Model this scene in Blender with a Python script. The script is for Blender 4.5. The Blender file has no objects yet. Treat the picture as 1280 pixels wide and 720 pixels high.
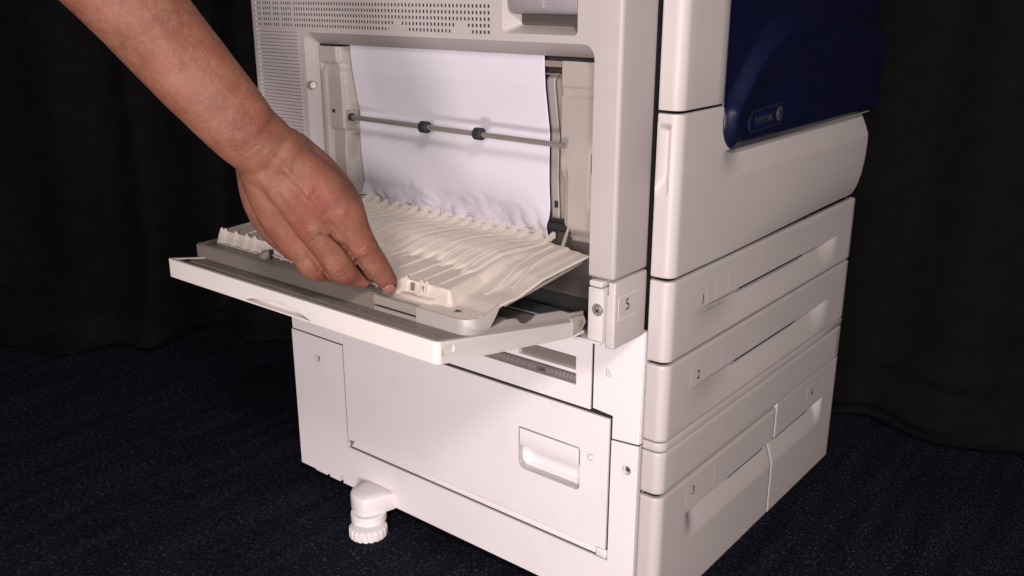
import bpy, bmesh, math, random
from mathutils import Vector, Matrix, noise
from mathutils.geometry import tessellate_polygon
R = math.radians
random.seed(7)
S = bpy.context.scene
COL = S.collection

# ------------------------------------------------------------------ camera
cd = bpy.data.cameras.new('camera'); cam = bpy.data.objects.new('camera', cd); COL.objects.link(cam)
cd.sensor_width = 36; cd.lens = 32.69; cd.clip_end = 60; cd.clip_start = 0.02
yaw, pit = 2.2513, 0.3119
fw = Vector((math.cos(yaw)*math.cos(pit), math.sin(yaw)*math.cos(pit), -math.sin(pit)))
rt = Vector((math.sin(yaw), -math.cos(yaw), 0)); up = rt.cross(fw)
M = Matrix((rt, up, -fw)).transposed().to_4x4(); M.translation = Vector((.4834, -.8266, .7265))
cam.matrix_world = M
S.camera = cam

# ------------------------------------------------------------------ world, lamps, exposure
W = bpy.data.worlds.new('World'); S.world = W; W.use_nodes = True
W.node_tree.nodes['Background'].inputs[0].default_value = (.75, .8, 1, 1)
W.node_tree.nodes['Background'].inputs[1].default_value = .018
S.view_settings.view_transform = 'Standard'; S.view_settings.look = 'None'
S.view_settings.exposure = 0; S.view_settings.gamma = 1
def area(name, loc, aim, size, power, col):
    l = bpy.data.lights.new(name, 'AREA'); l.shape = 'RECTANGLE'; l.size = size[0]; l.size_y = size[1]
    l.energy = power; l.color = col
    o = bpy.data.objects.new(name, l); COL.objects.link(o); o.location = loc
    o.rotation_euler = (Vector(aim) - Vector(loc)).to_track_quat('-Z', 'Y').to_euler()
    return o
area('softbox_key', (.86, -1.60, .86), (-.2, 0, .30), (.35, .35), 26, (1, .925, .91))
area('softbox_upper', (1.32, -1.45, 1.80), (-.3, -.1, .45), (.30, .30), 32, (1, .94, .915))
area('softbox_lower', (.50, -1.45, .15), (-.25, 0, .20), (.35, .20), 14.5, (1, .92, .935))

# ------------------------------------------------------------------ materials
def mat(name, col, rough=.5, var=.06, vscale=14, bump=.02, bscale=900, metal=0, spec=.4, dirt=None, sss=0):
    m = bpy.data.materials.new(name); m.use_nodes = True
    nt = m.node_tree; N = nt.nodes; L = nt.links; b = N['Principled BSDF']
    tc = N.new('ShaderNodeTexCoord')
    n1 = N.new('ShaderNodeTexNoise'); n1.inputs['Scale'].default_value = vscale; n1.inputs['Detail'].default_value = 6
    L.new(tc.outputs['Object'], n1.inputs['Vector'])
    r = N.new('ShaderNodeMapRange'); r.inputs[1].default_value = .3; r.inputs[2].default_value = .7
    r.inputs[3].default_value = 1-var; r.inputs[4].default_value = 1+var*.4
    L.new(n1.outputs[0], r.inputs[0])
    v = N.new('ShaderNodeVectorMath'); v.operation = 'SCALE'; v.inputs[0].default_value = col
    L.new(r.outputs[0], v.inputs['Scale'])
    out = v.outputs[0]
    if dirt:                                    # smudges and grime with a shape of their own
        n3 = N.new('ShaderNodeTexNoise'); n3.inputs['Scale'].default_value = dirt[0]; n3.inputs['Detail'].default_value = 8
        n3.inputs['Roughness'].default_value = .7
        L.new(tc.outputs['Object'], n3.inputs['Vector'])
        rr = N.new('ShaderNodeMapRange'); rr.inputs[1].default_value = .55; rr.inputs[2].default_value = .75
        rr.inputs[3].default_value = 0; rr.inputs[4].default_value = dirt[1]
        L.new(n3.outputs[0], rr.inputs[0])
        mx = N.new('ShaderNodeMix'); mx.data_type = 'RGBA'
        L.new(rr.outputs[0], mx.inputs[0]); L.new(out, mx.inputs[6]); mx.inputs[7].default_value = (*dirt[2], 1)
        out = mx.outputs[2]
    L.new(out, b.inputs['Base Color'])
    b.inputs['Roughness'].default_value = rough; b.inputs['Metallic'].default_value = metal
    b.inputs['Specular IOR Level'].default_value = spec
    if sss:
        b.inputs['Subsurface Weight'].default_value = sss; b.inputs['Subsurface Radius'].default_value = (1, .35, .2)
        b.inputs['Subsurface Scale'].default_value = .004
    if bump:
        n2 = N.new('ShaderNodeTexNoise'); n2.inputs['Scale'].default_value = bscale; n2.inputs['Detail'].default_value = 3
        L.new(tc.outputs['Object'], n2.inputs['Vector'])
        bp = N.new('ShaderNodeBump'); bp.inputs['Strength'].default_value = bump*6; bp.inputs['Distance'].default_value = .0004
        L.new(n2.outputs[0], bp.inputs['Height']); L.new(bp.outputs[0], b.inputs['Normal'])
    return m
GR = (.26, .22, .18)
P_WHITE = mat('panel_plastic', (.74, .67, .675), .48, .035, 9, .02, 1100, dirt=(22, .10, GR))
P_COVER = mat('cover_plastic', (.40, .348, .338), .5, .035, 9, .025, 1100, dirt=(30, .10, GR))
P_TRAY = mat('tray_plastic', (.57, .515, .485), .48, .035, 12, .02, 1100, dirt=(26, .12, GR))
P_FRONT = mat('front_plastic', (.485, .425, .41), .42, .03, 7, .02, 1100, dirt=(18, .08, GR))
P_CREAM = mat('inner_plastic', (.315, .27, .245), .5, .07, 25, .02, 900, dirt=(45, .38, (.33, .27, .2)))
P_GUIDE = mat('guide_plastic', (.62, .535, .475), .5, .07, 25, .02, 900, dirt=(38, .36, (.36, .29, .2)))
P_GREY = mat('grey_plastic', (.20, .165, .145), .45, .06, 20, .02, 900, dirt=(35, .2, (.16, .12, .09)))
P_HANDLE = mat('handle_plastic', (.25, .22, .23), .4, .03, 20, .01)
P_FRAME = mat('frame_plastic', (.40, .355, .335), .45, .05, 20, .02, 900, dirt=(35, .2, (.16, .12, .09)))
P_STRIP = mat('strip_plastic', (.26, .225, .205), .4, .06, 20, .02)
P_ROLL = mat('roller_plastic', (.20, .165, .155), .5, .1, 60, .02)
P_BED = mat('bed_plastic', (.06, .065, .08), .6, .08, 20, .02)  # bluish bed; its shade under the guide is put into the dark colour
DARK = mat('dark_interior', (.012, .011, .011), .8, .1, 20, 0)
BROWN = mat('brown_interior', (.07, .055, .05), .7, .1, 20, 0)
BLUE = mat('blue_plastic', (.0045, .0056, .0235), .36, .1, 9, .015, 900, spec=.35)
BLUEB = mat('badge_plastic', (.006, .008, .035), .22, .1, 9, 0, spec=.6)
SILVER = mat('silver_print', (.03, .029, .038), .4, .1, 60, 0, metal=.2)
INK = mat('black_ink', (.03, .028, .03), .6, .05, 60, 0)
RUBBER = mat('black_rubber', (.018, .018, .02), .65, .1, 60, .03)
STEEL = mat('steel', (.34, .29, .27), .38, .12, 60, .01, metal=.55)
PAPER = mat('paper', (.54, .50, .55), .85, .02, 12, .02, 500, spec=.1)
WHITEP = mat('white_nylon', (.52, .475, .465), .4, .03, 20, .01)

def skin_mat():
    m = bpy.data.materials.new('skin'); m.use_nodes = True
    nt = m.node_tree; N = nt.nodes; L = nt.links; b = N['Principled BSDF']
    tc = N.new('ShaderNodeTexCoord')
    def nz(sc, det=5, rough=.6):
        n = N.new('ShaderNodeTexNoise'); n.inputs['Scale'].default_value = sc; n.inputs['Detail'].default_value = det
        n.inputs['Roughness'].default_value = rough; L.new(tc.outputs['Object'], n.inputs['Vector']); return n
    def ramp(src, a, b_, lo, hi):
        r = N.new('ShaderNodeMapRange'); r.inputs[1].default_value = a; r.inputs[2].default_value = b_
        r.inputs[3].default_value = lo; r.inputs[4].default_value = hi; L.new(src, r.inputs[0]); return r.outputs[0]
    def mix(f, a, c):
        x = N.new('ShaderNodeMix'); x.data_type = 'RGBA'
        L.new(f, x.inputs[0]) if not isinstance(f, float) else None
        if isinstance(a, tuple): x.inputs[6].default_value = (*a, 1)
        else: L.new(a, x.inputs[6])
        x.inputs[7].default_value = (*c, 1); return x.outputs[2]
    base = mix(ramp(nz(38).outputs[0], .38, .62, 0, 1), (.198, .076, .046), (.146, .051, .031))
    at = N.new('ShaderNodeAttribute'); at.attribute_name = 'redness'
    base = mix(at.outputs['Fac'], base, (.20, .050, .040))
    base = mix(ramp(nz(60, 6, .75).outputs[0], .48, .68, 0, .6), base, (.215, .105, .070))
    base = mix(ramp(nz(230, 3).outputs[0], .62, .72, 0, .35), base, (.10, .034, .022))
    v = N.new('ShaderNodeTexVoronoi'); v.inputs['Scale'].default_value = 95; L.new(tc.outputs['Object'], v.inputs['Vector'])
    base = mix(ramp(v.outputs['Distance'], .07, .14, .4, 0), base, (.06, .022, .016))
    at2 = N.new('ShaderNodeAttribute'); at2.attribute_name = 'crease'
    base = mix(at2.outputs['Fac'], base, (.06, .018, .013))  # shade in creases and finger gaps painted dark
    L.new(base, b.inputs['Base Color']); b.inputs['Roughness'].default_value = .58
    b.inputs['Specular IOR Level'].default_value = .28
    b.inputs['Subsurface Weight'].default_value = .12; b.inputs['Subsurface Radius'].default_value = (1, .35, .2)
    b.inputs['Subsurface Scale'].default_value = .004
    # skin relief: two scales of fine cells
    v2 = N.new('ShaderNodeTexVoronoi'); v2.inputs['Scale'].default_value = 700; L.new(tc.outputs['Object'], v2.inputs['Vector'])
    ad = N.new('ShaderNodeMath'); ad.operation = 'MULTIPLY_ADD'; ad.inputs[1].default_value = 1.6
    L.new(nz(170, 6, .65).outputs[0], ad.inputs[0]); L.new(v2.outputs['Distance'], ad.inputs[2])
    bp = N.new('ShaderNodeBump'); bp.inputs['Strength'].default_value = .30; bp.inputs['Distance'].default_value = .0009
    L.new(ad.outputs[0], bp.inputs['Height']); L.new(bp.outputs[0], b.inputs['Normal'])
    return m
SKIN = skin_mat()
NAIL = mat('fingernail', (.22, .10, .075), .28, .05, 60, 0, spec=.5)

def carpet_mat():
    m = bpy.data.materials.new('carpet'); m.use_nodes = True
    nt = m.node_tree; N = nt.nodes; L = nt.links; b = N['Principled BSDF']
    tc = N.new('ShaderNodeTexCoord'); mp = N.new('ShaderNodeMapping'); L.new(tc.outputs['Object'], mp.inputs['Vector'])
    mp.inputs['Rotation'].default_value = (0, 0, R(8)); mp.inputs['Scale'].default_value = (1, .45, 1)
    n = N.new('ShaderNodeTexNoise'); n.inputs['Scale'].default_value = 330; n.inputs['Detail'].default_value = 3
    L.new(mp.outputs[0], n.inputs['Vector'])
    cr = N.new('ShaderNodeValToRGB'); e = cr.color_ramp.elements
    e[0].position = .42; e[0].color = (.0045, .0045, .009, 1); e[1].position = .58; e[1].color = (.0085, .0088, .0185, 1)
    k = cr.color_ramp.elements.new(.70); k.color = (.052, .048, .054, 1)
    L.new(n.outputs[0], cr.inputs[0])
    # broken stripe bands of the loop pile
    w = N.new('ShaderNodeTexNoise'); w.inputs['Scale'].default_value = 38; w.inputs['Detail'].default_value = 4
    mp2 = N.new('ShaderNodeMapping'); mp2.inputs['Rotation'].default_value = (0, 0, R(8)); mp2.inputs['Scale'].default_value = (1, .12, 1)
    L.new(tc.outputs['Object'], mp2.inputs['Vector']); L.new(mp2.outputs[0], w.inputs['Vector'])
    r = N.new('ShaderNodeMapRange'); r.inputs[1].default_value = .4; r.inputs[2].default_value = .65; r.inputs[3].default_value = .7; r.inputs[4].default_value = 1.3
    L.new(w.outputs[0], r.inputs[0])
    vm = N.new('ShaderNodeVectorMath'); vm.operation = 'SCALE'; L.new(cr.outputs[0], vm.inputs[0]); L.new(r.outputs[0], vm.inputs['Scale'])
    L.new(vm.outputs[0], b.inputs['Base Color']); b.inputs['Roughness'].default_value = .95; b.inputs['Specular IOR Level'].default_value = .1
    bp = N.new('ShaderNodeBump'); bp.inputs['Strength'].default_value = .8; bp.inputs['Distance'].default_value = .003
    L.new(n.outputs[0], bp.inputs['Height']); L.new(bp.outputs[0], b.inputs['Normal'])
    return m
CARPET = carpet_mat()
CURTAIN = mat('curtain_cloth', (.0056, .0049, .0050), .95, .25, 30, .05, 700, spec=.05)

# ------------------------------------------------------------------ helpers
def wloc(o):
    v = Vector((0, 0, 0))
    while o: v += o.location; o = o.parent
    return v
def link(name, me, m, parent=None, smooth=None, origin=None):
    """mesh given in world coordinates becomes one object, origin at its centre"""
    if origin is None:
        cs = [v.co for v in me.vertices]
        origin = Vector([(min(c[i] for c in cs)+max(c[i] for c in cs))/2 for i in range(3)])
    me.transform(Matrix.Translation(-Vector(origin)))
    me.materials.clear(); me.materials.append(m)
    if smooth is not None:
        for p in me.polygons: p.use_smooth = True
        if smooth < 180:
            me.set_sharp_from_angle(angle=R(smooth))
    me.name = name
    o = bpy.data.objects.new(name, me); COL.objects.link(o)
    if parent: o.parent = parent; o.location = Vector(origin) - wloc(parent)
    else: o.location = origin
    return o
def bmesh_obj(name, bm, m, parent=None, smooth=40, origin=None):
    bmesh.ops.recalc_face_normals(bm, faces=bm.faces)
    me = bpy.data.meshes.new(name); bm.to_mesh(me); bm.free()
    return link(name, me, m, parent, smooth, origin)
def thing(name, label, cat, loc=(0, 0, 0), group=None):
    o = bpy.data.objects.new(name, None); COL.objects.link(o); o.location = loc; o.empty_display_size = .05
    return tag(o, label, cat, group)
def tag(o, label=None, cat=None, group=None, kind=None):
    if label: o['label'] = label
    if cat: o['category'] = cat
    if group: o['group'] = group
    if kind: o['kind'] = kind
    return o
def bmbox(bm, lo, hi, bev=0, seg=2):
    b2 = bmesh.new()
    bmesh.ops.create_cube(b2, size=1)
    for v in b2.verts: v.co = Vector([(lo[i]+hi[i])/2 + v.co[i]*(hi[i]-lo[i]) for i in range(3)])
    if bev: bmesh.ops.bevel(b2, geom=b2.edges[:], offset=bev, segments=seg, affect='EDGES', profile=.5)
    me = bpy.data.meshes.new('t'); b2.to_mesh(me); b2.free(); bm.from_mesh(me); bpy.data.meshes.remove(me)
def box(name, lo, hi, m, parent=None, bev=0, seg=2):
    bm = bmesh.new(); bmbox(bm, lo, hi, bev, seg); return bmesh_obj(name, bm, m, parent)
AX = {'x': lambda a, b, c: Vector((c, a, b)), 'y': lambda a, b, c: Vector((a, c, b)), 'z': lambda a, b, c: Vector((a, b, c))}
def bmprism(bm, pts, ax, c0, c1, bev=0, seg=2):
    """polygon pts (a,b) extruded between c0 and c1 along axis ax"""
    b2 = bmesh.new(); f = AX[ax]
    A = [b2.verts.new(f(a, b, c0)) for a, b in pts]; B = [b2.verts.new(f(a, b, c1)) for a, b in pts]
    n = len(pts)
    if n <= 4: b2.faces.new(A); b2.faces.new(B[::-1])
    else:
        for t in tessellate_polygon([[Vector((a, b, 0)) for a, b in pts]]):
            b2.faces.new([A[i] for i in t]); b2.faces.new([B[i] for i in t][::-1])
    for i in range(n): b2.faces.new((A[i], A[(i+1) % n], B[(i+1) % n], B[i]))
    if bev:
        bmesh.ops.recalc_face_normals(b2, faces=b2.faces)
        bmesh.ops.dissolve_limit(b2, angle_limit=.01, verts=b2.verts, edges=b2.edges)
        ed = [e for e in b2.edges if len({round(v.co['xyz'.index(ax)], 6) for v in e.verts}) == 1]
        bmesh.ops.bevel(b2, geom=ed, offset=bev, segments=seg, affect='EDGES', profile=.5)
    bmesh.ops.triangulate(b2, faces=[q for q in b2.faces if len(q.verts) > 4])
    bmesh.ops.recalc_face_normals(b2, faces=b2.faces)
    me = bpy.data.meshes.new('t'); b2.to_mesh(me); b2.free(); bm.from_mesh(me); bpy.data.meshes.remove(me)
def prism(name, pts, ax, c0, c1, m, parent=None, bev=0, seg=2):
    bm = bmesh.new(); bmprism(bm, pts, ax, c0, c1, bev, seg); return bmesh_obj(name, bm, m, parent)
def rrect(x0, x1, y0, y1, r, n=6):
    if not isinstance(r, (list, tuple)): r = [r]*4       # order: right-top, left-top, left-bottom, right-bottom
    P = []
    for (cx, cy, a, q) in ((x1-r[0], y1-r[0], 0, r[0]), (x0+r[1], y1-r[1], 90, r[1]), (x0+r[2], y0+r[2], 180, r[2]), (x1-r[3], y0+r[3], 270, r[3])):
        if q < 1e-6: P.append((cx, cy)); continue
        for i in range(n+1):
            t = R(a+90*i/n); P.append((cx+q*math.cos(t), cy+q*math.sin(t)))
    return P
def loft(bm, rings, close=True, caps=True):
    V = [[bm.verts.new(p) for p in r] for r in rings]; n = len(V[0])
    for a, b in zip(V, V[1:]):
        for i in range(n if close else n-1):
            j = (i+1) % n; bm.faces.new((a[i], a[j], b[j], b[i]))
    if caps and close: bm.faces.new(V[0][::-1]); bm.faces.new(V[-1])
    return V
def cyl(bm, p, q, r, n=20, r2=None, bev=0):
    p = Vector(p); q = Vector(q); d = (q-p).normalized(); a = d.orthogonal().normalized(); b = d.cross(a)
    r2 = r if r2 is None else r2
    ring = lambda c, rr: [c+a*rr*math.cos(2*math.pi*i/n)+b*rr*math.sin(2*math.pi*i/n) for i in range(n)]
    if bev: loft(bm, [ring(p, r-bev), ring(p+d*bev, r), ring(q-d*bev, r2), ring(q, r2-bev)])
    else: loft(bm, [ring(p, r), ring(q, r2)])
def cylinder(name, p, q, r, m, parent, n=20, r2=None, bev=0):
    bm = bmesh.new(); cyl(bm, p, q, r, n, r2, bev); return bmesh_obj(name, bm, m, parent, 40)
def boolean(o, cutters):
    """subtract cutter meshes (world coordinates), applied at once"""
    dep = None
    for bmc in cutters:
        me = bpy.data.meshes.new('cut'); bmesh.ops.recalc_face_normals(bmc, faces=bmc.faces); bmc.to_mesh(me); bmc.free()
        c = bpy.data.objects.new('cut', me); COL.objects.link(c); c.location = 0, 0, 0
        md = o.modifiers.new('b', 'BOOLEAN'); md.object = c; md.operation = 'DIFFERENCE'; md.solver = 'EXACT'
    bpy.context.view_layer.update()
    ev = o.evaluated_get(bpy.context.evaluated_depsgraph_get())
    me = bpy.data.meshes.new_from_object(ev)
    old = o.data; cs = [md.object for md in o.modifiers]; o.modifiers.clear(); o.data = me; bpy.data.meshes.remove(old)
    for c in cs: bpy.data.objects.remove(c)
    me.name = o.name
def bevel_mod(o, w, seg=2, ang=35):
    md = o.modifiers.new('bevel', 'BEVEL'); md.width = w; md.segments = seg; md.limit_method = 'ANGLE'; md.angle_limit = R(ang)
    md.harden_normals = True
    for p in o.data.polygons: p.use_smooth = True
def cutprism(pts, ax, c0, c1):
    bm = bmesh.new(); bmprism(bm, pts, ax, c0, c1); return bm
def cutbox(lo, hi):
    bm = bmesh.new(); bmbox(bm, lo, hi); return bm
def grid(nu, nv, f):
    bm = bmesh.new(); V = [[bm.verts.new(f(i/nu, j/nv)) for j in range(nv+1)] for i in range(nu+1)]
    for i in range(nu):
        for j in range(nv): bm.faces.new((V[i][j], V[i+1][j], V[i+1][j+1], V[i][j+1]))
    return bm
def sst(a, b, x):
    t = min(1, max(0, (x-a)/(b-a))); return t*t*(3-2*t)
def lerp_tab(T, x):
    if x <= T[0][0]: return T[0][1]
    for (a, u), (b, v) in zip(T, T[1:]):
        if x <= b: return u+(v-u)*(x-a)/(b-a)
    return T[-1][1]
def text(name, s, size, loc, facing, m, parent, depth=.0002, offset=0, rot=0, spacing=1):
    cu = bpy.data.curves.new(name, 'FONT'); cu.body = s; cu.size = size; cu.extrude = depth; cu.align_x = 'CENTER'; cu.align_y = 'CENTER'
    cu.offset = offset; cu.space_character = spacing
    t = bpy.data.objects.new('t', cu); COL.objects.link(t); bpy.context.view_layer.update()
    me = bpy.data.meshes.new_from_object(t.evaluated_get(bpy.context.evaluated_depsgraph_get()))
    bpy.data.objects.remove(t)
    X = {'-y': Matrix(((1, 0, 0), (0, 0, -1), (0, 1, 0))), '+x': Matrix(((0, 0, 1), (1, 0, 0), (0, 1, 0)))}[facing].to_4x4()
    me.transform(Matrix.Translation(loc) @ X @ Matrix.Rotation(R(rot), 4, 'Z'))
    return link(name, me, m, parent)
def outline(name, pts, w, ax, c0, c1, m, parent):
    """thin raised line round a polygon"""
    bm = bmesh.new(); n = len(pts)
    for i in range(n):
        a = Vector(pts[i]); b = Vector(pts[(i+1) % n]); d = (b-a).normalized(); p = Vector((-d.y, d.x))*w/2; e = d*w/2
        bmprism(bm, [tuple(a-e+p), tuple(a-e-p), tuple(b-e-p), tuple(b-e+p)], ax, c0, c1)
    return bmesh_obj(name, bm, m, parent)
def screw(parent, c, facing, r=.0035, m=STEEL):
    """small screw with a washer ring and a cross slot; c on the surface"""
    d = {'-y': Vector((0, -1, 0)), '+x': Vector((1, 0, 0)), '+z': Vector((0, 0, 1))}[facing]; c = Vector(c)
    o = cylinder('screw', c-d*.001, c+d*.0012, r, m, parent, 20, None, .0005)
    a = d.orthogonal().normalized(); b = d.cross(a); bm = bmesh.new()
    for u, v in ((a, b), (b, a)):
        ring = [c+d*.0011+u*r*.6*s+v*r*.13*t for s, t in ((-1, -1), (1, -1), (1, 1), (-1, 1))]
        loft(bm, [ring, [q+d*.0003 for q in ring]])
    bmesh_obj('screw_slot', bm, DARK, o)
    return o

# ------------------------------------------------------------------ the setting
FZ = -.03
bm = bmesh.new()
bmesh.ops.create_grid(bm, x_segments=4, y_segments=4, size=6)
fl = bmesh_obj('carpet', bm, CARPET, None, None, (0, 0, 0)); fl.location.z = FZ
tag(fl, 'dark navy flecked loop pile carpet', kind='structure')
for p in fl.data.polygons:
    if p.normal.z < 0: p.flip()

def curtain(path, label, seed, wob=.085, z1=2.6):
    """hanging cloth along a ground path, folds deepening, hem puddled on the floor"""
    pts = [Vector(p) for p in path]; L = [0]
    for a, b in zip(pts, pts[1:]): L.append(L[-1]+(b-a).length)
    def at(s):
        for i in range(len(pts)-1):
            if s <= L[i+1] or i == len(pts)-2:
                t = (s-L[i])/(L[i+1]-L[i]); d = (pts[i+1]-pts[i]).normalized(); return pts[i]+(pts[i+1]-pts[i])*t, Vector((-d.y, d.x))
    tot = L[-1]
    def f(u, v):
        s = u*tot; p, n = at(s)
        z = FZ+.004+(z1-FZ)*v**1.7
        h = z-FZ
        ph = noise.noise(Vector((s*1.4, h*.25, seed)))*3.2
        w = math.sin(s*24+ph*2.2)*.6+math.sin(s*11+ph*1.5+1)*.8
        amp = wob*(.7+.5*noise.noise(Vector((s*2, 3, seed))))
        off = w*amp
        if h < .22:                                   # hem slumps forward and wrinkles sideways
            k = 1-h/.22
            off += k*k*(.03+.16*max(0, noise.noise(Vector((s*1.5, .3, seed+2)))+.12)); off += k*.016*math.sin(h*60+s*6+ph)+k*.02*noise.noise(Vector((s*7, h*26, seed)))
            z = FZ+.004+h*.85+k*.012*(1+noise.noise(Vector((s*5, h*22, seed+4))))
        off = -off
        return Vector((p.x+n.x*off, p.y+n.y*off, z))
    bm = grid(int(tot*110), 120, f)
    o = bmesh_obj('curtain', bm, CURTAIN, None, 180)
    md = o.modifiers.new('thickness', 'SOLIDIFY'); md.thickness = .003
    return tag(o, label, 'curtain')
curtain([(-.72, .78), (2.4, .735)], 'black cloth curtain hanging in soft folds behind the right side of the copier', 3)
curtain([(-2.9, -1.0), (-1.75, -.10), (-1.12, .42), (-.735, .78)], 'near black curtain in the dark behind the arm on the left', 9)

# ------------------------------------------------------------------ the copier
K = thing('copier', 'off white office copier with its side tray open and a dark blue front door', 'copier', (0, 0, 0))
F = .0303; D = -.62; WD = .54; P = -.066
# dark chassis behind the panels
bm = bmesh.new(); bmbox(bm, (D+.004, .024, 0.004), (-.004, WD-.004, .383)); bmbox(bm, (-.0038, .0125, .012), (.012, WD-.004, 1.0)); 
bmbox(bm, (D+.004, .024, .383), (-.004, WD-.004, .40)); bmbox(bm, (D+.03, -.012, .40), (-.004, WD-.004, 1.0))
bmesh_obj('chassis', bm, DARK, K)

# ---- side panels, plane y = 0
def sp(name, pts, m=P_WHITE, d=.0085, bev=.0008, cuts=None, y=0):
    o = prism(name, pts, 'y', y, y+d, m, K, 0)
    if cuts: boolean(o, cuts)
    bevel_mod(o, bev, 2, 30)
    return o
lo_fr = sp('lower_frame', [(D, 0), (-.0012, 0), (-.0012, .2315), (-.0375, .2285), (-.0375, .0665), (-.5058, .0665), (-.5058, .2305), (D, .2305)],
   cuts=[cutbox((-.5585, -.01, -.01), (-.5515, .02, .0035)), cutbox((-.528, -.01, -.01), (-.520, .02, .012)), cutbox((-.63, -.01, -.01), (-.585, .02, .002)),
         cutprism(rrect(-.5680, -.5570, .1905, .2015, .0054, 8), 'y', -.01, .006), cutprism(rrect(-.0220, -.0100, .1907, .2027, .0059, 8), 'y', -.01, .006)])
screw(lo_fr, (-.5622, .0045, .196), '-y', .0042); screw(lo_fr, (-.0157, .0045, .1967), '-y', .0044)
sp('corner_panel', [(D+.002, .2325), (-.5845, .2325), (-.5845, .40), (D+.002, .40)])
sp('filler_panel', [(-.5835, .2325), (-.5045, .2325), (-.5045, .40), (-.5835, .40)])
# hinge trough under the door
bm = bmesh.new(); prof = [(.0, .0708), (.0, .0715), (.0045, .0745), (.0062, .079), (.0062, .0798), (.009, .0798), (.009, .0708)]
bmprism(bm, prof, 'x', -.4955, -.055); bmesh_obj('hinge_trough', bm, P_WHITE, K)
box('hinge_cap', (-.054, -.0004, .0685), (-.0395, .008, .0795), P_WHITE, K, .0006)
box('hinge_pin', (-.5, .001, .0712), (-.4965, .006, .0795), P_GREY, K, .0006)
# access door with a recessed pull
door = prism('access_door', rrect(-.5015, -.0405, .0813, .2543, .0012, 3), 'y', -.0012, .0065, P_WHITE, K)
bowl = bmesh.new()
O0 = rrect(-.1745, -.0802, .1472, .2050, [.0035, .0015, .010, .007], 6); O1 = rrect(-.1715, -.0835, .1545, .2040, [.003, .0015, .009, .007], 6)
loft(bowl, [[Vector((a, -.004, b)) for a, b in O0], [Vector((a, -.001, b)) for a, b in O0], [Vector((a, .013, b)) for a, b in O1]])
bmesh.ops.recalc_face_normals(bowl, faces=bowl.faces)
keep = bowl.copy()
boolean(door, [bowl]); bevel_mod(door, .0008, 2, 30)
# the bowl's own skin
for f in [f for f in keep.faces if f.calc_center_median().y < .0005]: keep.faces.remove(f)
for v in list(keep.verts):
    if v.co.y < -.003: keep.verts.remove(v)
bwl = bmesh_obj('pull_recess', keep, P_WHITE, door, 40)
md = bwl.modifiers.new('thickness', 'SOLIDIFY'); md.thickness = .001; md.offset = 1
prism('pull_tab', rrect(-.1730, -.0838, .1795, .2022, [.003, .001, .001, .001], 4), 'y', -.0006, .006, P_WHITE, door, .0006)
box('pull_gap_shade', (-.1735, .0030, .2022), (-.0806, .0034, .2048), DARK, door); box('pull_gap_shade', (-.0836, .0030, .1790), (-.0806, .0034, .2020), DARK, door)  # added dark strips paint the shade in the gap round the tab
text('embossed_letter', 'C', .0125, (-.0655, -.0013, .1972), '-y', P_COVER, door, .0002)
# vents panel (door B) with rollers
win = sp('jam_cover', rrect(-.5018, -.0680, .2585, .383, .0008, 2), cuts=[
    cutbox((-.36, -.01, .2838), (-.0893, .02, .2985)),
    cutprism([(-.01, .3205), (.0002, .3198), (.0080, .3030), (-.01, .3020)], 'x', -.1757, -.0898)])
bm = bmesh.new(); bmprism(bm, [(-.0001, .3193), (.0066, .3031), (.0078, .3031), (.0010, .3197)], 'x', -.1757, -.0898)
bmesh_obj('scoop_shade_skin', bm, P_GREY, win)  # grey skin paints the shade of the down-facing ramp
outline('embossed_frame', [(-.1744, .2690), (-.0843, .2690), (-.0843, .2800), (-.1744, .2800)], .0005, 'y', -.0003, 0, P_WHITE, win)
xs = -.0903; k = 0
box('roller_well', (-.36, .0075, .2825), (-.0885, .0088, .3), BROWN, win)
for wd in (.0045, .0052, .0052, .0052, .0055, .006, .0135, -.0125, .0175, .0085, .0085, .0075, .007, .006, .0055, .0055, .0055, .0055, .0055, .0055, .0055):
    if wd < 0:
        cylinder('roller_shaft', (xs, .0055, .2925), (xs+wd, .0055, .2925), .0028, STEEL, win, 14); xs += wd; continue
    cylinder('feed_roller', (xs, .0052, .2902), (xs-wd+.0007, .0052, .2902), .0062, P_ROLL, win, 18, None, .0006); xs -= wd
# right narrow panel with embossed letter
rp = sp('corner_post_panel', [(-.0650, .2612), (-.0650, .3705), (-.0012, .3705), (-.0012, .2335), (-.0375, .2305), (-.0375, .2590)], y=.0002)
outline('embossed_frame', rrect(-.0548, -.0360, .2995, .3210, .001, 2), .0005, 'y', 0, .0004, P_WHITE, rp)
text('embossed_letter', 'B', .0135, (-.0454, .0001, .3103), '-y', P_FRONT, rp, .0002)
box('post_edge', (-.0006, .0005, .235), (.0004, .02, .37), P_WHITE, K, .0002)

for a, b in (((-.5062, .0018, .0800), (-.5010, .004, .383)), ((-.0412, .0018, .0800), (-.0368, .004, .2570)), ((-.5010, .0020, .2535), (-.0414, .0042, .2590)),
             ((-.0685, .0018, .2592), (-.0646, .004, .375)), ((-.618, .0018, .2296), (-.5064, .004, .2330)), ((-.0366, .0018, .2275), (-.0014, .004, .2352)), ((-.5008, .0030, .0660), (-.041, .0046, .0709)), ((-.5850, .0024, .2332), (-.5832, .004, .383))):
    box('seam_shade_strip', a, b, DARK, K)  # dark strips set into the seams to stand for shade
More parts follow.
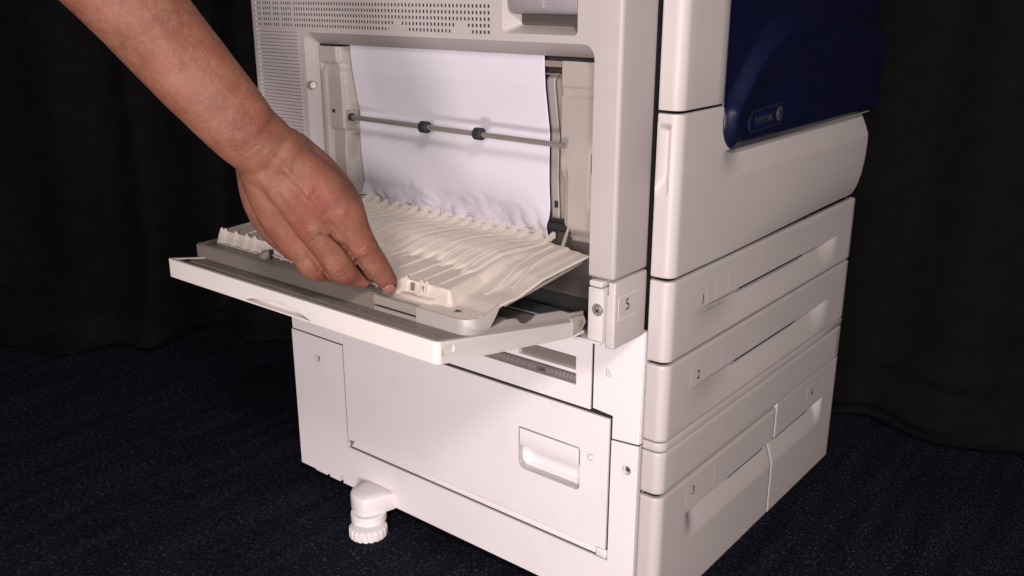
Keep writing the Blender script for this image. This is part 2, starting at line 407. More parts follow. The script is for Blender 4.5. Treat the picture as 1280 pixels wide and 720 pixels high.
# ---- big left cover with the open feed mouth, plane y = P
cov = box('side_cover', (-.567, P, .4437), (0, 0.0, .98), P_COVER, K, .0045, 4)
zt = .7163; rows = [.7089, .7024, .6959, .6894, .6829]
cuts = []
mouth = bmesh.new()
O0 = rrect(-.4625, -.0306, .40, .6752, [.014, .011, 0, 0], 8); O1 = rrect(-.4552, -.0312, .40, .6612, [.0008, .0008, 0, 0], 8)
loft(mouth, [[Vector((a, -.09, b)) for a, b in O0], [Vector((a, P, b)) for a, b in O0], [Vector((a, -.0475, b)) for a, b in O1], [Vector((a, .01, b)) for a, b in O1]])
cuts.append(mouth)
for z in rows: cuts.append(cutbox((-.5535, -.08, z-.0017), (-.1595, -.0555, z+.0017)))
hd = bmesh.new()
H0 = rrect(-.1452, -.0512, .6828, .80, [0, 0, .006, .005], 5); H1 = rrect(-.1330, -.0520, .6905, .80, [0, 0, .004, .004], 5)
loft(hd, [[Vector((a, -.09, b)) for a, b in H0], [Vector((a, P, b)) for a, b in H0], [Vector((a, -.050, b)) for a, b in H1], [Vector((a, -.03, b)) for a, b in H1]])
cuts.append(hd)
boolean(cov, cuts); bevel_mod(cov, .0011, 2, 38)
# fins of the vent rows: too small to pick apart singly, one part
bm = bmesh.new(); holes = []
x = -.5528
seq = [2, 4, 3, 5]
gap = .0043
fin = []
for n_ in seq:
    for i in range(n_):
        holes.append(x+.00125); x += gap
    x += gap*.75
x0 = x
while x < -.1615: holes.append(x+.00125); x += .00548 if x > -.33 else .0047
for ri, z in enumerate(rows):
    hs = sorted(holes); prev = -.5535
    for hx in hs+[None]:
        if hx is None: a, b = prev, -.1595
        else: a, b = prev, hx-.0014
        if b-a > .0002: bmbox(bm, (a, P+.0001, z-.0018), (b, P+.0012, z+.0018))
        if hx is not None: prev = hx+.0014
    for a, b in {3: [(-.3035, -.291), (-.209, -.195)], 4: [(-.3115, -.2835), (-.217, -.187)]}.get(ri, []):
        bmbox(bm, (a, P-.0001, z-.0017), (b, P+.0014, z+.0017))
vf = bmesh_obj('vent_fins', bm, P_COVER, cov, None); tag(vf, kind='stuff')
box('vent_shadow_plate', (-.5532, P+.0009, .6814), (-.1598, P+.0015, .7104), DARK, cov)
bm = bmesh.new()
z = .6765; i = 0
while z > .47:
    bmbox(bm, (-.548, P-.0013, z-.0015), (-.4735, P+.001, z+.0015)); z -= .0043
lv = bmesh_obj('louvre_lines', bm, P_COVER, cov, None); tag(lv, kind='stuff')
bm = bmesh.new(); z = .6765
while z > .50:
    bmbox(bm, (-.5555, P-.0012, z-.0013), (-.5535, P+.001, z+.0013)); z -= .0056
for z in rows: bmbox(bm, (-.5562, P-.0008, z-.0017), (-.5545, P+.001, z+.0017))
tg = bmesh_obj('louvre_glints', bm, WHITEP, cov, None); tag(tg, kind='stuff')  # whitish boxes paint the highlights on the louvre ends
# release handle
hl = bmesh.new()
prof = [(-.0655, .80), (-.0665, .72), (-.0655, .710), (-.0630, .7045), (-.0580, .7020), (-.052, .7020), (-.052, .80)]
bmprism(hl, prof, 'x', -.1385, -.0528, .0012, 2)
hl = bmesh_obj('release_handle', hl, P_HANDLE, cov)
bm = bmesh.new()
for a, b, c, d in ((-.0925-.0035, .7125, -.0925, .7165), (-.0925+.0035, .7125, -.0925, .7165), (-.0925, .7080, -.0925, .7165)):
    v = (Vector((c, d))-Vector((a, b))).normalized()*.00035; n_ = Vector((-v.y, v.x))
    bmprism(bm, [(a+n_.x, b+n_.y), (a-n_.x, b-n_.y), (c-n_.x, d-n_.y), (c+n_.x, d+n_.y)], 'y', P-.0012, P+.001)
bmesh_obj('arrow_mark', bm, P_COVER, hl)
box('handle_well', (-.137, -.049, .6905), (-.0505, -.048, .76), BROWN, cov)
# flange of the mouth: pivot stud on the left wall
st = cylinder('pivot_stud', (-.4600, -.0585, .6105), (-.4565, -.0605, .6105), .0042, WHITEP, cov, 18, None, .001)
cylinder('pivot_socket', (-.4612, -.0620, .6105), (-.4588, -.0622, .6105), .0052, P_GREY, cov, 18)

# ---- inside the mouth
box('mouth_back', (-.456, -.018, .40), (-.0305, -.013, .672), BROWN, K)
def panel_grid(name, x0, x1, z0, z1, f, m, parent, nx=30, nz=90):
    bm = grid(nx, nz, lambda u, v: Vector((x0+(x1-x0)*u, f(x0+(x1-x0)*u, z0+(z1-z0)*v), z0+(z1-z0)*v)))
    o = bmesh_obj(name, bm, m, parent, 180)
    # face the camera side
    md = o.modifiers.new('thickness', 'SOLIDIFY'); md.thickness = .0016; md.offset = 0
    return o
def edge_l(z):      # right border of the raised left guide
    return lerp_tab([(.47, -.417), (.50, -.4175), (.53, -.4195), (.548, -.4175), (.56, -.416), (.575, -.416), (.60, -.4165), (.615, -.4165), (.63, -.418), (.64, -.4225), (.66, -.4235)], z)
def left_f(x, z):
    y = -.0495
    y += .0028*sst(.641, .637, z)*sst(-.4545, -.449, x)*(1-.9*sst(.637, .629, z)*sst(-.44, -.446, x))
    y -= .0022*sst(.632, .627, z)*sst(-.4545, -.449, x)
    y += .0035*sst(.560, .556, z)*sst(-.4435, -.4405, x)
    e = edge_l(z); y += .017*sst(e, e+.013, x)+.0035*sst(e-.001, e+.001, x)
    y += .010*sst(.553, .550, z)*sst(.512, .53, z)*sst(e+.001, e+.004, x)
    return y
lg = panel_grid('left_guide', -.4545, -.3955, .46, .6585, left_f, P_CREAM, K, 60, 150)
cylinder('guide_hole', (-.4335, -.0502, .580), (-.4335, -.0475, .580), .0026, DARK, lg, 14)
box('guide_slot', (-.4545, -.0482, .6588), (-.4215, -.0468, .6610), DARK, lg)
def right_f(x, z):
    y = -.0478
    y += .0022*(sst(.6325, .631, z)-sst(.6225, .6210, z))
    y += .004*sst(-.048, -.042, x)*sst(.585, .56, z)*sst(.50, .52, z)
    y += .009*sst(-.0715, -.0765, x)*sst(.552, .530, z)
    y += .010*sst(.488, .474, z)
    return y
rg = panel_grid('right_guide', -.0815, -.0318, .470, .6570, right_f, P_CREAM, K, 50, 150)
box('guide_slot', (-.0815, -.0470, .6574), (-.0318, -.0460, .6600), DARK, rg)
prism('guide_wear', [(-.0372, .575), (-.0335, .556), (-.0335, .50), (-.0372, .50), (-.0392, .553)], 'y', -.0459, -.0450, P_GREY, rg, .0003)
for xx, zz, h in ((-.0435, .556, .020), (-.0640, .536, .010), (-.0555, .530, .012)):
    box('guide_slit', (xx, -.0482, zz-h/2), (xx+.0007, -.0472, zz+h/2), BROWN, rg)
# curved transport strips beside the paper
def ypap(z):
    return lerp_tab([(.455, -.034), (.47, -.0335), (.49, -.0315), (.53, -.0345), (.56, -.0345), (.58, -.0340), (.605, -.0385), (.63, -.043), (.65, -.0445), (.67, -.045)], z)
for a, b, dy in ((-.1075, -.0968, 0), (-.0959, -.0845, .0006)):
    T = [(a, b)]
    bm = grid(4, 60, lambda u, v: Vector((a+(b-a)*u, ypap(.488+.156*v)+.004+dy+.012*sst(.635, .648, .488+.156*v), .488+.156*v)))
    o = bmesh_obj('transport_strip', bm, P_STRIP, K, 180)
    md = o.modifiers.new('thickness', 'SOLIDIFY'); md.thickness = .0015
    if dy == 0:
        box('strip_window', (-.1025, -.0296, .5000), (-.0982, -.0278, .5075), DARK, o)
box('slot_rail', (-.1075, -.0410, .6420), (-.0820, -.0375, .6432), STEEL, K)
box('slot_hood', (-.1075, -.0430, .6500), (-.0820, -.0300, .6560), P_GREY, K)
cylinder('slot_roller', (-.1080, -.0330, .4800), (-.070, -.0330, .4800), .0045, RUBBER, K, 18, None, .0006)
# fold down link arm on the right
bm = bmesh.new(); bmprism(bm, [(-.0460, .4895), (-.0480, .4895), (-.0625, .4665), (-.0655, .4600), (-.0620, .4570), (-.0580, .4590), (-.0570, .4640)], 'x', -.0705, -.0685, .0005)
la = bmesh_obj('link_arm', bm, P_CREAM, K)
cylinder('link_pin', (-.0700, -.0612, .4618), (-.0640, -.0612, .4618), .0025, WHITEP, la, 14, None, .0005)
# shaft and rollers across the sheet
sh = cylinder('roller_shaft', (-.3900, -.060, .5768), (-.0680, -.060, .5742), .0029, STEEL, K, 20)
cylinder('shaft_bush', (-.3915, -.0600, .5768), (-.3860, -.060, .5768), .0046, RUBBER, sh, 20, None, .0006)
for xx in (-.2655, -.1835):
    zz = .5755
    cylinder('shaft_roller', (xx-.0056, -.060, zz), (xx+.0056, -.060, zz), .0068, RUBBER, sh, 26, None, .0011)
# left bearing block
box('shaft_bearing', (-.4000, -.0595, .5690), (-.3925, -.046, .5840), P_CREAM, K, .001)

# ---- white hinge bracket and the block marked 5
br = bmesh.new(); bmprism(br, rrect(-.0300, -.0118, .3760, .4335, .0008, 3), 'y', -.0665, -.030, .0006); br = bmesh_obj('hinge_bracket', br, WHITEP, K)
prism('bracket_cap', rrect(-.0290, -.0130, .4350, .4415, .0022, 4), 'y', -.0670, -.035, WHITEP, br, .0008)
cylinder('screw_seat', (-.0185, -.0672, .4105), (-.0185, -.0655, .4105), .0068, P_GREY, br, 24, None, .0006)
screw(br, (-.0175, -.0676, .4102), '-y', .0050)
box('bracket_foot', (-.0500, -.0700, .3735), (-.0118, -.030, .3765), WHITEP, br, .0008)
bl = bmesh.new(); bmbox(bl, (-.0105, -.0635, .3690), (.0006, -.0015, .4425), .0020, 3)
bl = bmesh_obj('tray_hinge_block', bl, P_FRONT, K)
cut = bmesh.new(); bmbox(cut, (-.02, -.08, .4275), (-.0070, -.045, .46)); boolean(bl, [cut, cutprism([(-.07, .4395), (-.045, .446), (-.07, .446)], 'x', -.02, .01)]); bevel_mod(bl, .0008, 2, 35)
text('number_mark', '5', .0180, (.0008, -.0393, .4132), '+x', INK, bl, .0002, -.0002)
bm = bmesh.new(); bmbox(bm, (.0006, -.0560, .4245), (.0009, -.0225, .4251)); bmbox(bm, (.0006, -.0560, .3995), (.0009, -.0225, .4001)); bmbox(bm, (.0006, -.0565, .3995), (.0009, -.056, .4251))
bmesh_obj('embossed_frame', bm, P_WHITE, bl)
box('cavity_floor', (-.455, -.060, .3700), (-.031, .008, .3760), BROWN, K, .001)
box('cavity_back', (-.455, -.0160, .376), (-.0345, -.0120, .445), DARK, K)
box('cavity_cheek', (-.0345, -.055, .376), (-.0312, -.014, .47), P_GREY, K, .001)
box('left_cheek', (-.4600, -.060, .376), (-.4560, -.014, .4440), P_GREY, K, .001)

# ---- front fascias: path from the flank round the corner to the front
def fascia(name, z0, z1, y0, y1, m, dep=lambda y, z: 0, bow=lambda y, z: 0, flank=True, nz=40, zs_extra=(), ny=60, parent=K, rc=.012, eb=.0018, flankdep=None, ystops=()):
    path = []          # (x, y, nx, ny, yy)
    xb = .0035
    if flank:
        path.append((xb, .012, 0, -1)); path.append((xb, .0005, 0, -1)); path.append((xb+.001, -.0015, -.5, -.85))
        for i in range(9): path.append((xb+.002+(F-rc-xb-.002)*i/8, -.002, 0, -1))
        for i in range(1, 9):
            t = R(90*i/8); path.append((F-rc+rc*math.sin(t), -.002+rc-rc*math.cos(t), math.sin(t), -math.cos(t)))
        ys = -.002+rc
    else:
        ys = y0; path.append((F-.010, ys, 0, -1)); path.append((F-eb, ys, 0, -1)); path.append((F-eb*.3, ys+eb*.3, .7, -.7)); ys += eb
        path.append((F, ys, 1, 0))
    Y = sorted(set([ys+(y1-eb-ys)*i/ny for i in range(1, ny+1)] + [q for q in ystops if ys < q < y1-eb]))
    for y in Y: path.append((F, y, 1, 0))
    path += [(F-eb*.3, y1-eb*.3, .7, .7), (F-eb, y1, 0, 1), (F-.012, y1, 0, 1)]
    Z = sorted(set([z0+eb+(z1-z0-2*eb)*i/nz for i in range(nz+1)] + [z for z in zs_extra if z0+eb < z < z1-eb]))
    prof = [(z0, .010), (z0, eb), (z0+eb*.3, eb*.3)] + [(z, 0) for z in Z] + [(z1-eb*.3, eb*.3), (z1, eb), (z1, .010)]
    bm = bmesh.new(); V = []
    for x, y, nx, ny_ in path:
        col = []
        for z, ins in prof:
            d = ins; onf = nx > .5 or x > F-rc+.0005 and nx >= 0 and (y >= y1-eb*.5 or (not flank and y <= y0+eb)) or (not flank and y <= y0+eb*.5) or y >= y1-eb*.5
            dx = (dep(y, z)-bow(y, z)) if onf else 0
            if flankdep and nx == 0 and ny_ < 0 and x < F-rc+.001: d += flankdep(x, z)
            col.append(bm.verts.new((x-nx*d-dx, y-ny_*d, z)))
        V.append(col)
    for i in range(len(V)-1):
        for j in range(len(prof)-1): bm.faces.new((V[i][j], V[i+1][j], V[i+1][j+1], V[i][j+1]))
    o = bmesh_obj(name, bm, m, parent, 38)
    md = o.modifiers.new('thickness', 'SOLIDIFY'); md.thickness = .0008; md.offset = -1
    return o

# drawers 1 and 2: pull scoop open along a slot
def scoop(za, zb, ya, yb, d0=.013, soft=.03):
    def f(y, z):
        if z >= za: return 0
        k = sst(ya, ya+soft, y)*sst(yb, yb-min(soft, .06)*.9, y)
        t = (z-zb)/(za-zb); t = max(0, t)
        return d0*k*(t**1.15)
    return f
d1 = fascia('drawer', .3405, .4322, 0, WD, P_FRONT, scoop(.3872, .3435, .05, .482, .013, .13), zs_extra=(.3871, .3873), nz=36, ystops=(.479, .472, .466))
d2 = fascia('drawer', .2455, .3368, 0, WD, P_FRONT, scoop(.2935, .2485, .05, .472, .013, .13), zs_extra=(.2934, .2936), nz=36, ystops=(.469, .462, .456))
for d_, z_, y0_, y1_ in ((d1, .3872, .165, .352), (d2, .2935, .165, .350)):
    box('pull_slot', (F-.0125, y0_, z_-.0023), (F-.0002, y1_, z_-.0001), DARK, d_)
box('number_mark_line', (F, .0590, .3805), (F+.0003, .130, .3811), P_COVER, d1)
def mark(parent, s, y, z, size=.0165):
    text('number_mark', s, size, (F+.0003, y, z), '+x', INK, parent, .0002, -.0002)
mark(d1, '1', .0715, .3960); mark(d2, '2', .0725, .3050)
outline('embossed_frame', [(.0810, .3885), (.1330, .3885), (.1330, .4125), (.0810, .4125)], .0005, 'x', F-.0001, F+.00012, P_FRONT, d1)
box('embossed_line', (F-.0001, .1035, .3887), (F+.0001, .1040, .4123), P_FRONT, d1)
outline('embossed_frame', [(.0560, .2945), (.1300, .2945), (.1300, .3180), (.0560, .3180)], .0006, 'x', F-.0001, F+.00014, P_FRONT, d2)
# band under drawer 2
fascia('trim_band', .2335, .2440, 0, WD, P_FRONT, nz=3, ny=6, eb=.0014)
# drawer 4 wraps over drawer 3
def dep4(y, z):
    if y < .3150: return 0
    if z < .1283 and z > .0870:
        k = sst(.488, .474, y); t = (z-.0870)/(.1283-.0870); return .013*k*t**1.1
    return 0
d4 = fascia('drawer', .1795, .2318, 0, WD, P_FRONT, nz=10, ny=30)
d4b = fascia('drawer_lower_front', .010, .1805, .3150, WD, P_FRONT, lambda y, z: dep4(y, z), flank=False, nz=60, ny=40, zs_extra=(.1282, .1284), eb=.0008, parent=d4)
box('pull_slot', (F-.0125, .318, .1266), (F-.0002, .432, .1288), DARK, d4b)
text('number_mark', '4', .0150, (F+.0003, .4440, .1525), '+x', INK, d4b, .0002, -.0002)
outline('embossed_frame', [(.427, .1440), (.484, .1440), (.484, .1660), (.427, .1660)], .0006, 'x', F-.0001, F+.00014, P_FRONT, d4b)
d3 = fascia('drawer', .010, .1745, 0, .3138, P_FRONT, scoop(.1283, .0870, .062, .42, .013, .030), nz=60, ny=60, zs_extra=(.1282, .1284), ystops=(.07, .074, .078, .08))
box('pull_slot', (F-.0125, .175, .1264), (F-.0002, .278, .1286), DARK, d3)
mark(d3, '3', .0790, .1525, .0160)
outline('embossed_frame', [(.062, .1375), (.134, .1375), (.134, .1620), (.062, .1620)], .0006, 'x', F-.0001, F+.00014, P_FRONT, d3)

# front door: white lower half, blue upper half
def bow(y, z):
    t = lerp_tab([(.435, -.009), (.442, -.004), (.450, -.001), (.468, .0035), (.49, .0062), (.515, .0072), (.54, .0062), (.556, .004), (.60, .004)], z)
    return t*sst(.08, .50, y)
_b = bow
def bow(y, z): return (_b(y, z-.006)+_b(y, z-.003)+2*_b(y, z)+_b(y, z+.003)+_b(y, z+.006))/6
def dep_door(y, z):
    d = 0
    k = sst(.092, .150, y)
    if z < .5575: d += .0105*k*max(0, (z-.5265)/.030)
    yl = .0895
    if z > .5905 and y > yl+.002: d += .010
    elif z > .5600 and y > yl+.036: d += .010
    return d
def grip(x, z):
    k = sst(.5205, .545, z)*sst(.598, .589, z); u = sst(.0045, .012, x)
    return .010*k*(.35+.65*u)*sst(.0205, .0175, x)
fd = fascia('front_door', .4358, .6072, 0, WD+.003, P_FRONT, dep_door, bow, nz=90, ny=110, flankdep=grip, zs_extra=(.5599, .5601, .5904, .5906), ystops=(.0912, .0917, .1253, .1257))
# upper fascia beside the blue door
uf = fascia('upper_fascia', .6102, .98, 0, .0890, P_FRONT, nz=8, ny=6, eb=.0012)
def blue_l(z):
    zb = .5565; Rr = .034
    if z-zb < Rr: return .0902+Rr-math.sqrt(max(0, Rr*Rr-(Rr-(z-zb))**2))
    return .0902
def crest(y): return lerp_tab([(.09, .600), (.105, .617), (.13, .645), (.16, .6715), (.20, .693), (.25, .703), (.32, .704), (.42, .694), (.56, .680)], y)
def crest2(y): return lerp_tab([(.09, .56), (.18, .625), (.235, .655), (.30, .669), (.36, .668), (.42, .656), (.48, .646), (.56, .646)], y)
def fblue(u, v):
    z = .5572+(.98-.5572)*v; yl = blue_l(z); y = yl+(.547-yl)*u
    e = min(y-yl, (z-.5572)); edge = .0025*(1-sst(0, .004, e))
    edge = .0012*(1-sst(0, .0025, e))
    c = sum(crest(y+q*.006) for q in range(-4, 5))/9-z                       # below the crest the door swells outwards
    d = .0065 - .015*sst(-.002, .018, c) + .005*sst(.018, .075, c)
    d += -.0025*sst(0, .008, crest2(y)-z)*sst(.20, .27, y)
    k = sst(0, .012, e); d = (-.0008)*(1-k) + (d-.0035-.0008)*k
    x = F - d - edge + bow(y, z)*.5
    return Vector((x, y, z))
bm = bmesh.new(); nu, nv = 150, 220
V = [[bm.verts.new(fblue(i/nu, j/nv)) for j in range(nv+1)] for i in range(nu+1)]
for i in range(nu):
    for j in range(nv): bm.faces.new((V[i][j], V[i+1][j], V[i+1][j+1], V[i][j+1]))
bd = bmesh_obj('blue_door_panel', bm, BLUE, K, 180); md = bd.modifiers.new('thickness', 'SOLIDIFY'); md.thickness = .010; md.offset = -1
# badge
BX = F+.0088
pts = [(a+.1835, b+.587) for a, b in [(x_*math.cos(R(2))-y_*math.sin(R(2)), x_*math.sin(R(2))+y_*math.cos(R(2))) for x_, y_ in rrect(-.047, .047, -.0115, .0115, [.0075, .0105, .0105, .0075], 6)]]
bdg = prism('badge', pts, 'x', F-.0015, BX, BLUEB, bd, .0012, 3)
outline('badge_rim', pts, .0010, 'x', BX-.0009, BX+.0002, SILVER, bdg)
text('badge_lettering', 'xerox', .0190, (BX+.0003, .1755, .5875), '+x', SILVER, bdg, .0002, .0001)
def badge_ball():
    bm = bmesh.new(); c = Vector((BX, .2165, .5880)); r = .0086
    def f(u, v):
        t = u*2*math.pi; q = v*R(88); return c+Vector((math.cos(q)*.0016, math.sin(q)*math.cos(t)*r, math.sin(q)*math.sin(t)*r))
    bm2 = grid(28, 8, f); return bmesh_obj('badge_ball', bm2, mat('silver_ball', (.11, .10, .095), .35, .1, 60, 0, metal=.5), bdg, 180)
bb = badge_ball()
bm = bmesh.new()
for s in (-1, 1):
    for k_ in range(3):
        o_ = -.0012+k_*.0014
        prev = None
        for i in range(9):
            t = -1+i/4; yy = .2165+t*.0072; zz = .5880+s*(t*.0058+(o_)*1.2)+.002*t*t
            x_ = BX+.0017*math.sqrt(max(0, 1-min(1, ((yy-.2165)**2+(zz-.588)**2)/.0086**2)))+.0001
            if prev and (yy-.2165)**2+(zz-.588)**2 < .0084**2:
                cyl(bm, prev, (x_, yy, zz), .00022, 5)
            prev = (x_, yy, zz)
bmesh_obj('ball_bands', bm, BLUEB, bb)

# ---- stabiliser foot
bm = bmesh.new()
fp = [(-.468, .0005), (-.4700, -.016), (-.4665, -.030), (-.460, -.0385), (-.4510, -.0440), (-.4410, -.0462), (-.4300, -.0462), (-.4235, -.0435), (-.4180, -.033), (-.4115, -.0170), (-.4065, .0005)]
cen = Vector((-.438, -.012))
def ringf(s, z, sh=0): return [Vector((cen.x+(a-cen.x)*s, min(.0005, cen.y+(b-cen.y)*s), z+(sh*(1 - ((b+.046)/.046)) if sh else 0))) for a, b in fp]
loft(bm, [ringf(.98, -.0025), ringf(1, -.0015), ringf(1, .0195), ringf(.98, .0222), ringf(.93, .0240), ringf(.5, .0262)])
ft = bmesh_obj('stabiliser_foot', bm, P_WHITE, K, 50)
cylinder('foot_collar', (-.4335, -.0280, -.0155), (-.4335, -.0280, -.0020), .0262, P_WHITE, ft, 40, None, .0015)
bm = bmesh.new(); kc = (-.4215, -.0410)
N_ = 19*8
def krad(i): return .0268 + (.0008 if (i % 8) < 6 else -.0012)
R0 = lambda z, s=1, flat=False: [Vector((kc[0]+s*(krad(i) if not flat else .0255)*math.cos(2*math.pi*i/N_), kc[1]+s*(krad(i) if not flat else .0255)*math.sin(2*math.pi*i/N_), z)) for i in range(N_)]
loft(bm, [R0(-.0296, .97), R0(-.0288), R0(-.0180), R0(-.0172, .97), R0(-.0150, .90, True), R0(-.0142, .5, True)])
kn = bmesh_obj('foot_knob', bm, P_WHITE, ft, 40)
cylinder('knob_stem', (kc[0], kc[1], -.0175), (kc[0], kc[1], -.008), .009, P_WHITE, kn, 20)
for xx, yy in ((-.55, .10), (-.08, .10), (-.55, .45), (-.08, .45)):
    cylinder('caster', (xx, yy-.012, -.0070), (xx, yy+.012, -.0070), .0225, RUBBER, K, 24, None, .002)

# ------------------------------------------------------------------ bypass tray (part of the copier)
tr = prism('bypass_tray', [(-.2945, .4197), (-.2945, .4405), (-.0935, .4019), (-.0935, .3857)], 'x', -.4425, -.0292, P_TRAY, K)
for sx, cx in ((1, -.0292-.006), (-1, -.4425+.006)):
    q = [(cx+sx*.02, -.31)]+[(cx+sx*.006*math.sin(R(a)), -.2885-.006*math.cos(R(a))) for a in range(0, 91, 15)]+[(cx+sx*.02, -.2885)]
    q.insert(1, (cx, -.31)); boolean(tr, [cutprism(q, 'z', .40, .46)])
sl = (.4019-.4405)/(.2945-.0935)         # slope of the tray top per metre of y
def tz(y): return .4405+sl*(y+.2945)
boolean(tr, [cutprism([(-.302, .4216), (-.297, .4216), (-.291, .4230), (-.291, .44), (-.302, .44)], 'x', -.30, -.30+.0001) if False else cutprism([(-.3005, .4217), (-.290, .4252), (-.275, .4285), (-.250, .4315), (-.235, .4313), (-.215, .4280), (-.198, .4222), (-.196, .4215), (-.25, .4212)], 'y', -.31, -.2885),
             cutprism([(-.2893, tz(-.2893)+.01), (-.2893, tz(-.2893)-.0030), (-.099, tz(-.099)-.0030), (-.099, tz(-.099)+.01)], 'x', -.4375, -.0342),
             cutprism(rrect(-.2885, -.2730, .4255, .4325, .0024, 4), 'x', -.0304, -.02)])
bevel_mod(tr, .0012, 3, 32)
# liner: grey bed set into the tray, plus raised ridge
prism('tray_liner', [(-.2890, tz(-.289)-.0010), (-.100, tz(-.1)-.0010), (-.100, tz(-.1)-.0045), (-.2890, tz(-.289)-.0045)], 'x', -.4370, -.0346, P_GREY, tr, .0004)
prism('liner_ridge', [(-.2790, tz(-.279)-.0009), (-.2775, tz(-.2775)+.0002), (-.2755, tz(-.2755)+.0002), (-.2735, tz(-.2735)-.0009)], 'x', -.425, -.045, P_GREY, tr)
for i, xx in enumerate([-.185, -.165, -.148, -.118, -.100, -.083]):
    box('size_mark', (xx-.0016, -.2662, tz(-.2665)-.0012), (xx+.0016, -.2652, tz(-.2655)-.0008), INK, tr)
box('tray_latch_hole', (-.430, -.283, tz(-.28)-.001), (-.421, -.277, tz(-.28)+.0002), DARK, tr)
bm = bmesh.new(); bmprism(bm, [(-.262, tz(-.262)-.004), (-.2235, .4298), (-.1988, .4329), (-.1840, .4305), (-.1800, .4284), (-.1748, .4234), (-.1680, .4205), (-.1624, .4205), (-.1560, .4215), (-.1498, .4245), (-.1101, .4180), (-.094, .4110), (-.0700, .4070), (-.0700, .3995), (-.094, .4000), (-.262, tz(-.262)-.005)], 'x', -.0362, -.0333, .0004)
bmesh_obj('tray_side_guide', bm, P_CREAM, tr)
prism('paper_bed', [(-.215, .4150), (-.060, .3985), (-.060, .3965), (-.215, .413)], 'x', -.4300, -.040, P_BED, tr)
prism('bed_ramp', [(-.2400, .4285), (-.1700, .4220), (-.1650, .4150), (-.24, .4150)], 'x', -.4300, -.0400, P_GREY, tr, .0006)
for xx in (-.0330, -.0440):
    prism('hinge_lug', [(-.0965, .3860), (-.0965, .4060), (-.0880, .4070), (-.0740, .4040), (-.0700, .3960), (-.0780, .3880)], 'x', xx, xx+.0035, P_CREAM, tr, .0006)
cylinder('hinge_rod', (-.046, -.0800, .3965), (-.0290, -.0800, .3965), .0035, P_GREY, tr, 16)
box('hinge_plate', (-.0470, -.0960, .3850), (-.0295, -.0730, .3870), P_WHITE, tr, .0006)

# ------------------------------------------------------------------ ribbed paper guide resting over the tray (hinged part)
T_FL = [(-.2483, .4440), (-.2187, .4445), (-.204, .4482), (-.190, .4492), (-.174, .4498), (-.150, .4548), (-.137, .4578), (-.10, .4610), (-.06, .4640), (-.040, .4650)]
T_RB = [(-.2483, .4440), (-.2290, .4445), (-.2240, .4590), (-.20, .4600), (-.165, .4620), (-.150, .4655), (-.13, .4680), (-.09, .4660), (-.06, .4655), (-.048, .4685), (-.040, .4715)]
def rbx(y):  # right border of the ribbed field
    return lerp_tab([(-.2483, -.070), (-.24, -.071), (-.228, -.0765), (-.174, -.0845), (-.16, -.0835), (-.117, -.089), (-.068, -.087), (-.04, -.090)], y)
def gz(x, y):
    t = sst(rbx(y)+.004, rbx(y)-.003, x)*sst(-.4445, -.4400, x)
    z = lerp_tab(T_FL, y)*(1-t)+lerp_tab(T_RB, y)*t
    z += .0022*sst(-.0600, -.0640, x)*sst(-.19, -.17, y)*(1-t) + .0012*sst(-.0460, -.0490, x)*sst(-.17, -.13, y)*(1-t)   # raised ledges beside the ribs
    q = 1 if x < -.0950 and x > -.43 else 0
    z -= .0015*q*sst(-.18, -.15, y)
    return z
def gy1(x): return -.040 if x < -.1085 else lerp_tab([(-.1085, -.042), (-.100, -.048), (-.080, -.056), (-.035, -.058)], x)
NX, NY = 200, 110
def fg(u, v):
    x = -.4550+.4200*u; y = -.2483+(gy1(x)+.2483)*v
    # rounded front corner on the right
    if x > -.0470:
        t = (x+.0470)/.012; y0 = -.2483+.012*(1-math.sqrt(max(0, 1-min(1, t)**2)))
        y = y0+(gy1(x)-y0)*v
    return Vector((x, y, gz(x, y)))
bm = grid(NX, NY, fg)
gd = bmesh_obj('paper_guide', bm, P_GUIDE, K, 60)
md = gd.modifiers.new('thickness', 'SOLIDIFY'); md.thickness = .0022; md.offset = -1
gd.data.update()
if gd.data.polygons[0].normal.z < 0: gd.data.flip_normals()
# grey frame wall below the front edge, in three lengths
def wall(name, path, z0, z1, th, m, parent, slant=0):
    bm = bmesh.new(); rings = []
    for i, p in enumerate(path):
        a = Vector(path[max(0, i-1)][:2]); b = Vector(path[min(len(path)-1, i+1)][:2]); d = (b-a).normalized(); n = Vector((-d.y, d.x))
        zl = p[2] if len(p) > 2 else z0; zh = p[3] if len(p) > 3 else z1
        q = Vector(p[:2])
        rings.append([Vector((q.x, q.y, zl)), Vector((q.x, q.y, zh-.001)), Vector((q.x+n.x*.0008, q.y+n.y*.0008, zh)), Vector((q.x+n.x*th, q.y+n.y*th, zh)), Vector((q.x+n.x*th, q.y+n.y*th, zl))])
    loft(bm, rings); return bmesh_obj(name, bm, m, parent, 50)
arc = lambda cx, cy, r, a0, a1, n: [(cx+r*math.cos(R(a0+(a1-a0)*i/n)), cy+r*math.sin(R(a0+(a1-a0)*i/n))) for i in range(n+1)]
wall('guide_front_left', arc(-.4500, -.2425, .0075, 180, 270, 8)+[(x_/1000, -.2500) for x_ in range(-440, -156, 10)]+[(-.1560, -.2500)], .4262, .4450, .010, P_GREY, gd)  # darker grey than the right length: the arm's shadow put into the colour
wall('guide_front_right', [(-.0980, -.2500), (-.0700, -.2500)]+arc(-.0485, -.2355, .0145, 270, 350, 10)+[(-.0340, -.2310, .4262, .4440), (-.0342, -.2200, .4300, .4455), (-.0345, -.2100, .4395, .4480), (-.0348, -.2040, .4470, .4492)], .4262, .4450, .0022, P_FRAME, gd)
wall('guide_front_rail', [(-.1555, -.2498), (-.0985, -.2498)], .4370, .4455, .006, P_CREAM, gd)
cylinder('guide_front_rod', (-.1555, -.2470, .4310), (-.0985, -.2470, .4310), .0030, P_CREAM, gd, 16)
